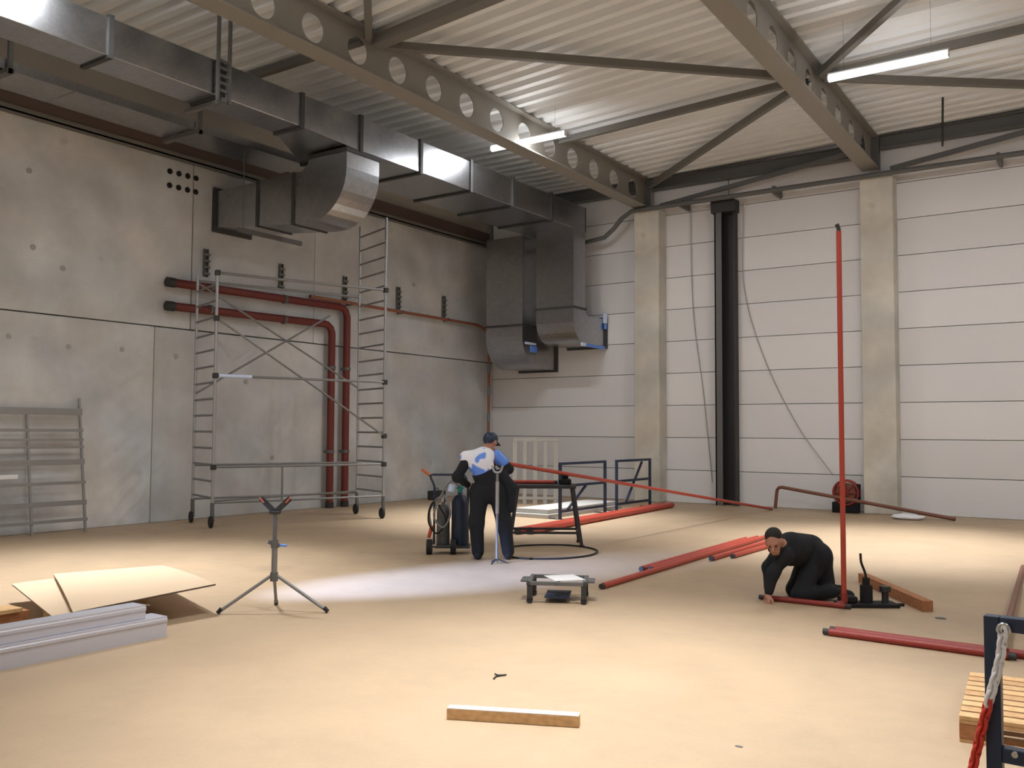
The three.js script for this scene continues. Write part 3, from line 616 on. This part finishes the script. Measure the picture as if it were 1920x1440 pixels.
{ // pipe stand in the foreground
  const t = thing('pipe_stand', 'steel tripod pipe stand with an open V head on the front floor', 'pipe stand', [-6.56, 0, -5.73], YAW);
  part('mast', rod([0, 0.28, 0], [0, 0.9, 0], 0.02, 12), M.darkSteel, t);
  part('sleeve', rod([0, 0.3, 0], [0, 0.62, 0], 0.027, 12), M.aluDull, t);
  const hub = part('hub', rod([0, 0.28, 0], [0, 0.36, 0], 0.036, 12), M.darkSteel, t);
  part('pin', rod([-0.04, 0.32, 0], [0.04, 0.32, 0], 0.008, 8), M.chrome, hub);
  for (const [x, z] of [[-0.47, 0.12], [0.5, 0.03], [-0.06, -0.33]]) { const l = part('leg', rod([x * 0.05, 0.33, z * 0.05], [x, 0.014, z], 0.015, 10), M.aluDull, t); part('foot', rod([x * 0.93, 0.05, z * 0.93], [x, 0.012, z], 0.019, 10), M.rubber, l); }
  const col1 = part('collar', rod([0, 0.58, 0], [0, 0.65, 0], 0.034, 12), M.darkSteel, t);
  part('collar_lug', bar([-0.055, 0.635, 0], [0.05, 0.6, 0.01], 0.03, 0.035), M.darkSteel, col1);
  part('clamp_handle', rod([0.03, 0.607, 0.01], [0.115, 0.602, 0.02], 0.011, 8), M.film, col1);
  part('v_head', [bar([0, 0.9, 0], [-0.135, 1.03, 0], 0.05, 0.016, V(0, 0, 1)), bar([0, 0.9, 0], [0.135, 1.03, 0], 0.05, 0.016, V(0, 0, 1)), box(-0.05, 0.05, 0.885, 0.915, -0.03, 0.03, 0.008)], M.anthracite, t);
  part('v_head_rim', [rod([0.1, 0.99, 0.026], [0.138, 1.035, 0.026], 0.008, 6), rod([-0.1, 0.99, 0.026], [-0.138, 1.035, 0.026], 0.008, 6)], M.orange, t);
}
{ // low dolly
  const t = thing('low_dolly', 'low dark dolly with a white sheet on top', 'dolly', [-4.79, 0, -7.78], YAW - 0.12);
  const W = 0.29, D = 0.24, h0 = 0.175, h1 = 0.21;
  part('frame', [box(-W, W, h0, h1, D - 0.04, D, 0.004), box(-W, W, h0, h1, -D, -D + 0.04, 0.004), box(-W, -W + 0.04, h0, h1, -D, D, 0.004), box(W - 0.04, W, h0, h1, -D, D, 0.004), box(-0.02, 0.02, h0, h1 - 0.005, -D, D)], M.darkSteel, t);
  for (const sx of [-1, 1]) for (const sz of [-1, 1]) { const x = sx * (W - 0.03), z = sz * (D - 0.03), l = part('leg', box(x - 0.025, x + 0.025, 0.05, h0, z - 0.025, z + 0.025), M.anthracite, t); part('roller', rod([x, 0.03, z - 0.02], [x, 0.03, z + 0.02], 0.03, 14), M.rubber, l); }
  part('shelf', box(-0.12, 0.12, 0.05, 0.062, -D + 0.04, D - 0.04), M.cylBlue, t);
  part('end_handle', [box(-W - 0.07, -W, h0 + 0.01, h1 - 0.005, -0.12, 0.12, 0.004), box(W, W + 0.07, h0 + 0.01, h1 - 0.005, -0.1, 0.1, 0.004)], M.darkSteel, t);
  const s = thing('paper_sheet', 'white paper sheet lying on the low dolly', 'paper', [-4.76, h1 + 0.001, -7.82], YAW + 0.3);
  part('sheet', box(-0.14, 0.17, 0, 0.004, -0.17, 0.17), M.paper, s);
}

// pipe bender with the upright pipe
{
  const t = thing('pipe_bender', 'black hydraulic pipe bender on the floor beside the kneeling man', 'tool', [-2.3, 0, -9.2], YAW);
  part('base_plate', box(-0.2, 0.36, 0, 0.035, -0.11, 0.11, 0.006), M.black, t);
  part('pump_body', [rod([0.08, 0.03, 0], [0.08, 0.2, 0], 0.058, 16), rod([0.08, 0.2, 0], [0.08, 0.27, 0], 0.035, 14)], M.black, t);
  part('lever', tube([[0.085, 0.24, 0], [0.07, 0.32, 0], [0.035, 0.42, 0], [0.03, 0.5, 0]], 0.012, 8), M.black, t);
  part('forming_post', [rod([0.26, 0.03, 0], [0.26, 0.14, 0], 0.032, 14), rod([0.26, 0.14, 0], [0.26, 0.19, 0], 0.052, 16)], M.anthracite, t);
  part('clamp', [box(-0.18, -0.02, 0.035, 0.1, -0.07, 0.07, 0.02)], M.black, t);
  part('toe', rod([0.36, 0.016, 0], [0.44, 0.016, 0], 0.014, 8), M.black, t);
  const p = thing('upright_pipe', 'tall thin red pipe standing upright beside the kneeling man', 'pipe', [-2.385, 0, -9.03]);
  part('tube', rod([0, 0, 0], [-0.005, 3.6, 0], 0.025, 12), M.redPipe, p);
  part('dark_tip', tube([[-0.005, 3.58, 0], [-0.007, 3.63, 0], [-0.02, 3.67, 0.01]], 0.02, 8), M.cap, p);
  part('elbow', tube([[0, 0.14, 0], [-0.002, 0.05, 0], [-0.05, 0.03, 0.03]], 0.031, 10), M.redDark, p);
}
// timber
function beamThing(name, label, a, b, w, h, m, y = 0) {
  const t = thing(name, label, 'timber'); part('beam', bar([a[0], y + h / 2, a[1]], [b[0], y + h / 2, b[1]], w, h), m, t); return t;
}
{ // each timber is set out along its own local x so that the grain follows it
  const lay = (name, label, a, b, w, h, m) => {
    const d = Math.hypot(b[0] - a[0], b[1] - a[1]), t = thing(name, label, 'timber', [(a[0] + b[0]) / 2, 0, (a[1] + b[1]) / 2], Math.atan2(-(b[1] - a[1]), b[0] - a[0]));
    part('beam', box(-d / 2, d / 2, 0, h, -w / 2, w / 2, 0.003), m, t); return t;
  };
  const f = lay('timber_offcut', 'short pale timber offcut lying alone on the front floor', [-3.35, -4.235], [-2.655, -4.545], 0.068, 0.062, M.wood[0]);
  part('overlit_top', box(-0.378, 0.378, 0.0622, 0.066, -0.033, 0.033), M.paper, f);  // white sheet puts the overexposed light on the upper face into colour
  lay('timber_beam', 'brown timber beam on the floor behind the pipe bender', [-2.62, -10.7], [-1.7, -9.3], 0.1, 0.1, M.redWood);
  // pallet behind the barrier
  const p = thing('wooden_pallet', 'wooden pallet with close deck slats behind the near barrier', 'pallet', [-0.86, 0, -5.5], 0.09);
  for (let k = 0; k < 9; k++) part('deck_slat', box(0.0, 1.15, 0.118, 0.142, -0.09 - k * 0.118, -k * 0.118, 0.004), M.wood[k % 3], p);
  for (const z of [0, -0.5, -0.93]) {
    part('stringer', box(0.0, 1.15, 0.098, 0.118, z - 0.1, z, 0.003), M.wood[1], p); part('bottom_slat', box(0.0, 1.15, 0, 0.02, z - 0.1, z, 0.003), M.wood[1], p);
    for (const x of [0, 0.5, 1.05]) part('block', box(x, x + 0.1, 0.02, 0.098, z - 0.1, z, 0.004), M.redWood, p);
  }
}
// stack at the left: pallet timbers, bent sheets, folded steel profiles
{
  const sheet = (name, label, pts, y, curl, th = 0.008) => { // quadrilateral sheet with a raised edge
    const n = 16, pos = [], idx = [], [A, B, C, Dd] = pts.map(p => V(p[0], 0, p[1]));
    for (const lift of [0, th]) for (let j = 0; j <= n; j++) for (let i = 0; i <= n; i++) {
      const s = i / n, q = j / n, P = A.clone().lerp(B, s).lerp(Dd.clone().lerp(C, s), q); pos.push(P.x, y + curl(s, q) + lift, P.z);
    }
    const m = (n + 1) * (n + 1), id = (l, i, j) => l * m + j * (n + 1) + i;
    for (let j = 0; j < n; j++) for (let i = 0; i < n; i++) for (const l of [0, 1]) idx.push(id(l, i, j), id(l, i + 1, j), id(l, i, j + 1), id(l, i + 1, j), id(l, i + 1, j + 1), id(l, i, j + 1));
    let g = new THREE.BufferGeometry(); g.setAttribute('position', new THREE.Float32BufferAttribute(pos, 3)); g.setIndex(idx); g.computeVertexNormals();
    const t = thing(name, label, 'board', [0, 0, 0], 0, 'brown sheets on the left stack'); part('sheet', g, M.board, t);
    const e = []; for (let k = 0; k < n; k++) { e.push(bar([pos[(id(0, k, n)) * 3], pos[id(0, k, n) * 3 + 1] + th / 2, pos[id(0, k, n) * 3 + 2]], [pos[id(0, k + 1, n) * 3], pos[id(0, k + 1, n) * 3 + 1] + th / 2, pos[id(0, k + 1, n) * 3 + 2]], th * 1.3, th)); }
    part('cut_edge', e, M.boardEdge, t);
  };
  // corners: back-left, back-right, right, front-left
  sheet('fibreboard_sheet', 'brown fibreboard sheet bent on the left stack, the upper one', [[-8.95, -5.0], [-8.6, -5.98], [-6.9, -5.35], [-6.95, -4.05]].map(p => p), 0.205, (s, q) => 0.02 * Math.sin(q * 3) + 0.05 * s * q, 0.012);
  sheet('fibreboard_sheet', 'brown fibreboard sheet under the bent one, left end of the stack', [[-8.92, -4.58], [-8.7, -5.3], [-6.9, -4.7], [-7.12, -3.98]], 0.165, (s, q) => 0.015 * Math.sin(s * 3), 0.012);
  const lab = ['reddish timber bearer at the left edge, under the fibreboard sheets', 'timber bearer in the middle under the fibreboard sheets', 'timber bearer farthest right under the fibreboard sheets'];
  [[-7.66, -2.6, -4.08], [-7.7, -4.3, -5.2], [-8.3, -4.65, -5.6]].forEach(([x, z0, z1], i) => {
    const t = thing('timber_bearer', lab[i], 'timber', [0, 0, 0], 0, 'bearers under the sheets');
    part('beam', box(x - 0.14, x + 0.02, 0.0, 0.155, z0, z1, 0.006), i ? M.wood[1] : M.redWood, t);
  });
  const pl = thing('loose_plank', 'pale plank on the reddish bearer at the left edge', 'timber'); part('beam', box(-7.83, -7.6, 0.155, 0.19, -2.5, -4.0, 0.005), M.wood[2], pl);
  const prof = (label, x, y, w, h, z0, z1) => {       // open folded channel with lips
    const t = thing('steel_profile', label, 'profile', [0, 0, 0], 0, 'folded steel profiles on the left'), e = 0.006;
    const o = [[0, 0], [w, 0], [w, e], [e, e], [e, h - e], [w, h - e], [w, h - 0.03], [w + e, h - 0.03], [w + e, h], [0, h], [0, h - 0.012], [-0.008, h - 0.02], [-0.008, h - 0.04], [0, h - 0.048]].map(([a, b]) => [x - a, y + b]);
    part('channel', prism(o, z0 - z1).translate(0, 0, z1), M.profile, t);
  };
  prof('folded grey steel profile lying in front of the left stack, lower one', -6.47, 0, 0.2, 0.163, -1.6, -4.56);
  prof('folded grey steel profile on top of the other on the left', -6.52, 0.165, 0.17, 0.105, -1.5, -4.4);
}
// small litter on the floor
{
  const lump = (label, x, z, s) => { const g = new THREE.IcosahedronGeometry(1, 1), p = g.attributes.position; for (let i = 0; i < p.count; i++) { const k = 1 + 0.35 * noise.noise(p.getX(i) * 2 + x, p.getY(i) * 2, p.getZ(i) * 2 + z); p.setXYZ(i, p.getX(i) * s * k, Math.max(0, p.getY(i) * 0.4 + 0.3) * s * 0.4 * k, p.getZ(i) * 0.5 * s * k); } g.computeVertexNormals(); single('debris', label, 'debris', g.translate(x, 0, z), M.darkSteel); };
  lump('small dark scrap on the floor beyond the brown timber', -1.54, -9.02, 0.05); lump('tiny dark scrap on the floor in the right foreground', -1.8, -4.74, 0.022);
  const s = thing('wire_scrap', 'bent bit of wire on the floor behind the pale offcut', 'scrap'); part('wire', tube([[-3.68, 0.006, -5.16], [-3.64, 0.007, -5.14], [-3.6, 0.006, -5.18], [-3.63, 0.006, -5.11], [-3.61, 0.006, -5.05]], 0.005, 6, 40), M.rubber, s);
  const b = thing('tool_box', 'small dark tool case at the foot of the concrete wall', 'tool box', [-14.1, 0, -17.3]); part('case', box(-0.12, 0.14, 0, 0.22, -0.2, 0.2, 0.02), M.anthracite, b); part('handle', tube([[0.0, 0.22, -0.08], [0, 0.27, -0.05], [0, 0.27, 0.05], [0, 0.22, 0.08]], 0.01, 6), M.rubber, b);
}

// ---------------------------------------------------------------- people
function sdfMesh(prims, cell, k = 0.03) {
  const lo = V(1e9, 1e9, 1e9), hi = V(-1e9, -1e9, -1e9);
  for (const p of prims) { const r = p.e ? Math.max(...p.e) : Math.max(p.ra, p.rb); for (const q of (p.e ? [p.c] : [p.a, p.b])) { lo.min(V(q[0] - r, q[1] - r, q[2] - r)); hi.max(V(q[0] + r, q[1] + r, q[2] + r)); } }
  const c = lo.clone().add(hi).multiplyScalar(0.5), half = Math.max(hi.x - lo.x, hi.y - lo.y, hi.z - lo.z) / 2 * 1.05 + 3 * cell, n = Math.min(128, Math.ceil(2 * half / cell));
  const mc = new MarchingCubes(n, new THREE.MeshStandardMaterial(), false, false, 160000); mc.isolation = 0;
  const hs = n / 2;
  for (let z = 0; z < n; z++) for (let y = 0; y < n; y++) for (let x = 0; x < n; x++) {
    const px = c.x + half * (x - hs) / hs, py = c.y + half * (y - hs) / hs, pz = c.z + half * (z - hs) / hs; let d = 1e3;
    for (const p of prims) {
      let s;
      if (p.e) { const ax = (px - p.c[0]) / p.e[0], ay = (py - p.c[1]) / p.e[1], az = (pz - p.c[2]) / p.e[2]; s = (Math.sqrt(ax * ax + ay * ay + az * az) - 1) * Math.min(...p.e); }
      else {
        const bx = p.b[0] - p.a[0], by = p.b[1] - p.a[1], bz = p.b[2] - p.a[2], qx = px - p.a[0], qy = py - p.a[1], qz = pz - p.a[2];
        const t = Math.max(0, Math.min(1, (qx * bx + qy * by + qz * bz) / (bx * bx + by * by + bz * bz + 1e-9)));
        s = Math.hypot(qx - t * bx, qy - t * by, qz - t * bz) - (p.ra + (p.rb - p.ra) * t);
      }
      const kk = p.k ?? k, h = Math.max(kk - Math.abs(d - s), 0) / kk; d = Math.min(d, s) - h * h * kk / 4;
    }
    mc.field[x + y * n + z * n * n] = -d;
  }
  mc.update();
  let g = new THREE.BufferGeometry(), arr = mc.positionArray.slice(0, mc.count * 3);
  for (let i = 0; i < arr.length; i += 3) { arr[i] = arr[i] * half + c.x; arr[i + 1] = arr[i + 1] * half + c.y; arr[i + 2] = arr[i + 2] * half + c.z; }
  g.setAttribute('position', new THREE.BufferAttribute(arr, 3)); g = mergeVertices(g, cell * 0.02); g.computeVertexNormals();
  return g;
}
const cap = (a, b, ra, rb = ra) => ({ a, b, ra, rb });
const ell = (c, e) => ({ c, e });
const arrOf = v => [v.x, v.y, v.z];
function hand(w, dir, side, palmN, curl) {             // palm and five fingers rooted in it
  const d = V(...dir).normalize(), n = V(...palmN).normalize(), s = d.clone().cross(n).normalize().multiplyScalar(side), W = V(...w), P = [];
  const at = (x, y, z) => W.clone().addScaledVector(d, x).addScaledVector(s, y).addScaledVector(n, z);
  P.push(cap(arrOf(at(-0.02, 0, 0)), arrOf(at(0.03, 0, 0)), 0.026, 0.03));
  for (const y of [-0.026, -0.009, 0.009, 0.026]) P.push(cap(arrOf(at(0.02, y * 0.8, 0)), arrOf(at(0.085, y, 0)), 0.014, 0.011));
  [[-0.028, 0.06], [-0.0095, 0.075], [0.0095, 0.08], [0.028, 0.07]].forEach(([y, L]) => {
    const a = curl, p0 = at(0.085, y, 0), v1 = d.clone().multiplyScalar(Math.cos(a)).addScaledVector(n, Math.sin(a)), p1 = p0.clone().addScaledVector(v1, L * 0.5);
    const v2 = d.clone().multiplyScalar(Math.cos(a * 2.2)).addScaledVector(n, Math.sin(a * 2.2)), p2 = p1.clone().addScaledVector(v2, L * 0.5);
    P.push({ ...cap(arrOf(p0), arrOf(p1), 0.0095, 0.0085), k: 0.006 }, { ...cap(arrOf(p1), arrOf(p2), 0.0085, 0.0072), k: 0.006 });
  });
  const t0 = at(0.015, 0.02, 0.005), t1 = at(0.05, 0.052, 0.02), t2 = at(0.078, 0.058, 0.035);
  P.push({ ...cap(arrOf(t0), arrOf(t1), 0.014, 0.0105), k: 0.01 }, { ...cap(arrOf(t1), arrOf(t2), 0.0105, 0.009), k: 0.006 });
  return sdfMesh(P, 0.0042, 0.008);
}
function headGeo(c, fwd, up) {                          // skull, jaw, nose, ears; local frame then turned
  const P = [ell([0, 0.03, -0.01], [0.076, 0.098, 0.095]), ell([0, -0.05, 0.025], [0.055, 0.068, 0.062]), cap([0, 0.012, 0.088], [0, -0.022, 0.112], 0.011, 0.014), cap([-0.024, -0.052, 0.083], [0.024, -0.052, 0.083], 0.008), ell([0, -0.095, 0.055], [0.026, 0.02, 0.024]), cap([-0.04, 0.036, 0.075], [0.04, 0.036, 0.075], 0.012), ell([-0.078, 0.0, -0.005], [0.012, 0.032, 0.02]), ell([0.078, 0.0, -0.005], [0.012, 0.032, 0.02])];
  const g = sdfMesh(P, 0.0048, 0.02), f = V(...fwd).normalize(), r = V(...up).cross(f).normalize(), u = f.clone().cross(r);
  const m = new THREE.Matrix4().makeBasis(r, u, f).setPosition(...c); g.applyMatrix4(m); return { g, m };
}
const turned = (g, m) => g.applyMatrix4(m);

{ // standing man, seen from behind and bending over the pipe; local x = image right, local z = towards the viewer
  const t = thing('person', 'man in black work clothes and white-blue top standing bent over a long pipe', 'person', [-7.03, 0, -9.67], YAW);
  const hipL = [-0.1, 0.86, 0.0], hipR = [0.13, 0.86, -0.02], kneeL = [-0.14, 0.47, 0.05], kneeR = [0.22, 0.47, 0.02], ankL = [-0.12, 0.09, -0.02], ankR = [0.27, 0.09, -0.04];
  const waist = [0.0, 1.0, 0.0], chest = [-0.09, 1.24, 0.02], neck = [-0.03, 1.41, -0.06];
  const shL = [-0.28, 1.31, 0.02], shR = [0.11, 1.33, -0.08], elL = [-0.39, 1.06, 0.1], wrL = [-0.27, 0.95, -0.16], elR = [0.27, 1.16, -0.1], wrR = [0.15, 1.22, -0.24];
  const H = headGeo([0.03, 1.5, -0.1], [0.45, -0.55, -0.7], [0.25, 0.8, -0.45]);
  const hL = hand(wrL, [0.5, 0.1, -0.8], -1, [0.2, -0.9, 0], 0.6), hR = hand(wrR, [-0.55, 0.2, -0.6], 1, [0, -0.7, 0.6], 0.75);
  const body = sdfMesh([cap(hipL, kneeL, 0.085, 0.06), cap(kneeL, ankL, 0.058, 0.04), cap(hipR, kneeR, 0.085, 0.06), cap(kneeR, ankR, 0.058, 0.04), cap(hipL, hipR, 0.1), cap(waist, chest, 0.12, 0.14), cap([0.01, 0.9, 0], waist, 0.13, 0.12), cap(chest, neck, 0.12, 0.055), cap(neck, [0.02, 1.47, -0.09], 0.055), cap(shL, shR, 0.07), cap(shL, elL, 0.05, 0.04), cap(elL, wrL, 0.04, 0.027), cap(shR, elR, 0.05, 0.04), cap(elR, wrR, 0.04, 0.027)], 0.016, 0.05);
  part('body', [body, H.g, hL, hR], M.skin, t);
  part('trousers', sdfMesh([cap(hipL, kneeL, 0.125, 0.098), cap(kneeL, [ankL[0], 0.1, ankL[2]], 0.096, 0.08), cap(hipR, kneeR, 0.125, 0.1), cap(kneeR, [ankR[0], 0.1, ankR[2]], 0.098, 0.08), cap(hipL, hipR, 0.13), cap([0.01, 0.9, 0], [0, 1.04, 0], 0.155, 0.15)], 0.016, 0.05), M.cloth, t);
  part('jacket', sdfMesh([cap([-0.27, 1.27, 0.03], elL, 0.072, 0.06), cap(elL, wrL, 0.06, 0.045), cap([0.2, 1.24, -0.09], elR, 0.066, 0.06), cap(elR, wrR, 0.058, 0.042), cap(waist, [-0.04, 1.1, 0.0], 0.155, 0.16), cap([0.18, 1.1, -0.03], [0.3, 0.92, 0.0], 0.065, 0.08), cap([0.3, 0.92, 0], [0.3, 0.66, 0.02], 0.075, 0.06)], 0.016, 0.05), M.cloth, t);
  const top = sdfMesh([cap([-0.06, 1.14, 0.015], chest, 0.145, 0.165), cap(chest, [-0.06, 1.36, -0.03], 0.155, 0.09), cap(shL, [0.0, 1.34, -0.03], 0.088, 0.088)], 0.014, 0.05);
  { const p = top.attributes.position, c = new Float32Array(p.count * 3); for (let i = 0; i < p.count; i++) { const x = p.getX(i), y = p.getY(i), z = p.getZ(i); const blue = (y < 1.19 - 0.5 * (x + 0.1) && x > -0.2) || noise.noise(x * 9 + 3, y * 9, z * 9) > 0.36; c.set(blue ? [0.14, 0.3, 0.82] : [0.86, 0.86, 0.92], i * 3); } top.setAttribute('color', new THREE.BufferAttribute(c, 3)); }
  const o = lit(new THREE.Mesh(top, std(col(1, 1, 1), 0.8, 0, { vertexColors: true }))); o.name = 'top'; t.add(o); o.userData.label = 'white top with blue patches';
  part('sleeve', sdfMesh([cap(shR, [0.2, 1.25, -0.085], 0.082, 0.074)], 0.012, 0.03), M.film, t);
  part('cap', [turned(sdfMesh([ell([0, 0.062, -0.018], [0.09, 0.078, 0.104]), ell([0, 0.02, -0.055], [0.083, 0.07, 0.065])], 0.008, 0.02), H.m), turned(box(-0.06, 0.06, 0.052, 0.06, 0.07, 0.16, 0.004), H.m)], M.cylBlue, t);
  for (const [a, f] of [[ankL, [-0.13, 0.045, -0.2]], [ankR, [0.29, 0.045, -0.22]]]) part('shoe', sdfMesh([cap([a[0], 0.05, a[2] + 0.05], f, 0.048, 0.044), cap([a[0], 0.06, a[2]], [a[0], 0.14, a[2]], 0.055)], 0.011, 0.03).translate(0, 0.0, 0), M.black, t);
}
{ // kneeling man on hands and knees, facing image left
  const t = thing('person', 'man in black kneeling on hands and knees at the pipe bender', 'person', [-2.85, 0, -9.2], YAW);
  const hip1 = [0.2, 0.42, -0.06], hip2 = [0.2, 0.42, -0.28], kn1 = [-0.04, 0.07, 0.1], kn2 = [0.0, 0.07, -0.2], an1 = [0.33, 0.075, 0.02], an2 = [0.36, 0.075, -0.26];
  const sh1 = [-0.2, 0.45, 0.13], sh2 = [-0.12, 0.53, -0.16], chest = [-0.12, 0.5, 0.0], el1 = [-0.31, 0.29, 0.16], wr1 = [-0.365, 0.075, 0.16], el2 = [-0.28, 0.3, -0.13], wr2 = [-0.31, 0.07, -0.02];
  const H = headGeo([-0.3, 0.575, 0.17], [-0.38, -0.42, 0.82], [-0.35, 0.85, 0.35]);
  const h1 = hand(wr1, [-0.15, -0.55, 0.3], 1, [0.4, -0.6, 0.0], 0.5), h2 = hand(wr2, [-0.25, -0.35, 0.5], -1, [0.2, -0.7, 0], 0.5);
  const body = sdfMesh([cap(hip1, kn1, 0.085, 0.058), cap(kn1, an1, 0.056, 0.04), cap(hip2, kn2, 0.085, 0.058), cap(kn2, an2, 0.056, 0.04), cap(hip1, hip2, 0.1), cap([0.16, 0.46, -0.16], chest, 0.12, 0.13), cap(chest, [-0.22, 0.55, 0.08], 0.1, 0.055), cap([-0.2, 0.54, 0.07], [-0.285, 0.555, 0.15], 0.055), cap(sh1, sh2, 0.065), cap(sh1, el1, 0.05, 0.038), cap(el1, wr1, 0.038, 0.026), cap(sh2, el2, 0.05, 0.038), cap(el2, wr2, 0.038, 0.026)], 0.014, 0.05);
  part('body', [body, H.g, h1, h2], M.skin, t);
  part('trousers', sdfMesh([cap(hip1, kn1, 0.118, 0.074), cap(kn1, [0.3, 0.085, 0.02], 0.072, 0.066), cap(hip2, kn2, 0.118, 0.074), cap(kn2, [0.32, 0.085, -0.26], 0.072, 0.066), cap(hip1, hip2, 0.138), cap([0.2, 0.4, -0.16], [0.1, 0.48, -0.12], 0.15), cap([0.22, 0.36, -0.14], [0.26, 0.16, -0.12], 0.14, 0.12)], 0.014, 0.05), M.cloth, t);
  part('jacket', sdfMesh([cap([0.14, 0.47, -0.15], [-0.08, 0.5, -0.02], 0.16, 0.165), cap(chest, [-0.19, 0.53, 0.04], 0.15, 0.09), cap(sh1, sh2, 0.09), cap(sh1, el1, 0.07, 0.056), cap(el1, [-0.355, 0.11, 0.16], 0.056, 0.044), cap(sh2, el2, 0.07, 0.056), cap(el2, [-0.305, 0.11, -0.04], 0.056, 0.044)], 0.014, 0.05), M.cloth, t);
  part('hair', turned(sdfMesh([ell([0, 0.064, -0.034], [0.083, 0.08, 0.1]), ell([0, 0.0, -0.06], [0.076, 0.08, 0.055])], 0.008, 0.02), H.m), M.hair, t);
  part('beard', turned(sdfMesh([cap([-0.05, -0.05, 0.03], [0, -0.1, 0.062], 0.022), cap([0.05, -0.05, 0.03], [0, -0.1, 0.062], 0.022)], 0.006, 0.02), H.m), M.hair, t);
  for (const x of [-0.03, 0.03]) part('eye', turned(new THREE.SphereGeometry(0.009, 10, 8).translate(x, 0.012, 0.082), H.m), M.hair, t);
  for (const [a, f] of [[an1, [0.47, 0.05, 0.0]], [an2, [0.5, 0.05, -0.28]]]) part('shoe', sdfMesh([cap([a[0], 0.085, a[2]], f, 0.052, 0.042), cap(f, [f[0] + 0.02, 0.045, f[2]], 0.044)], 0.011, 0.03), M.black, t);
}

renderer.render(scene, camera);
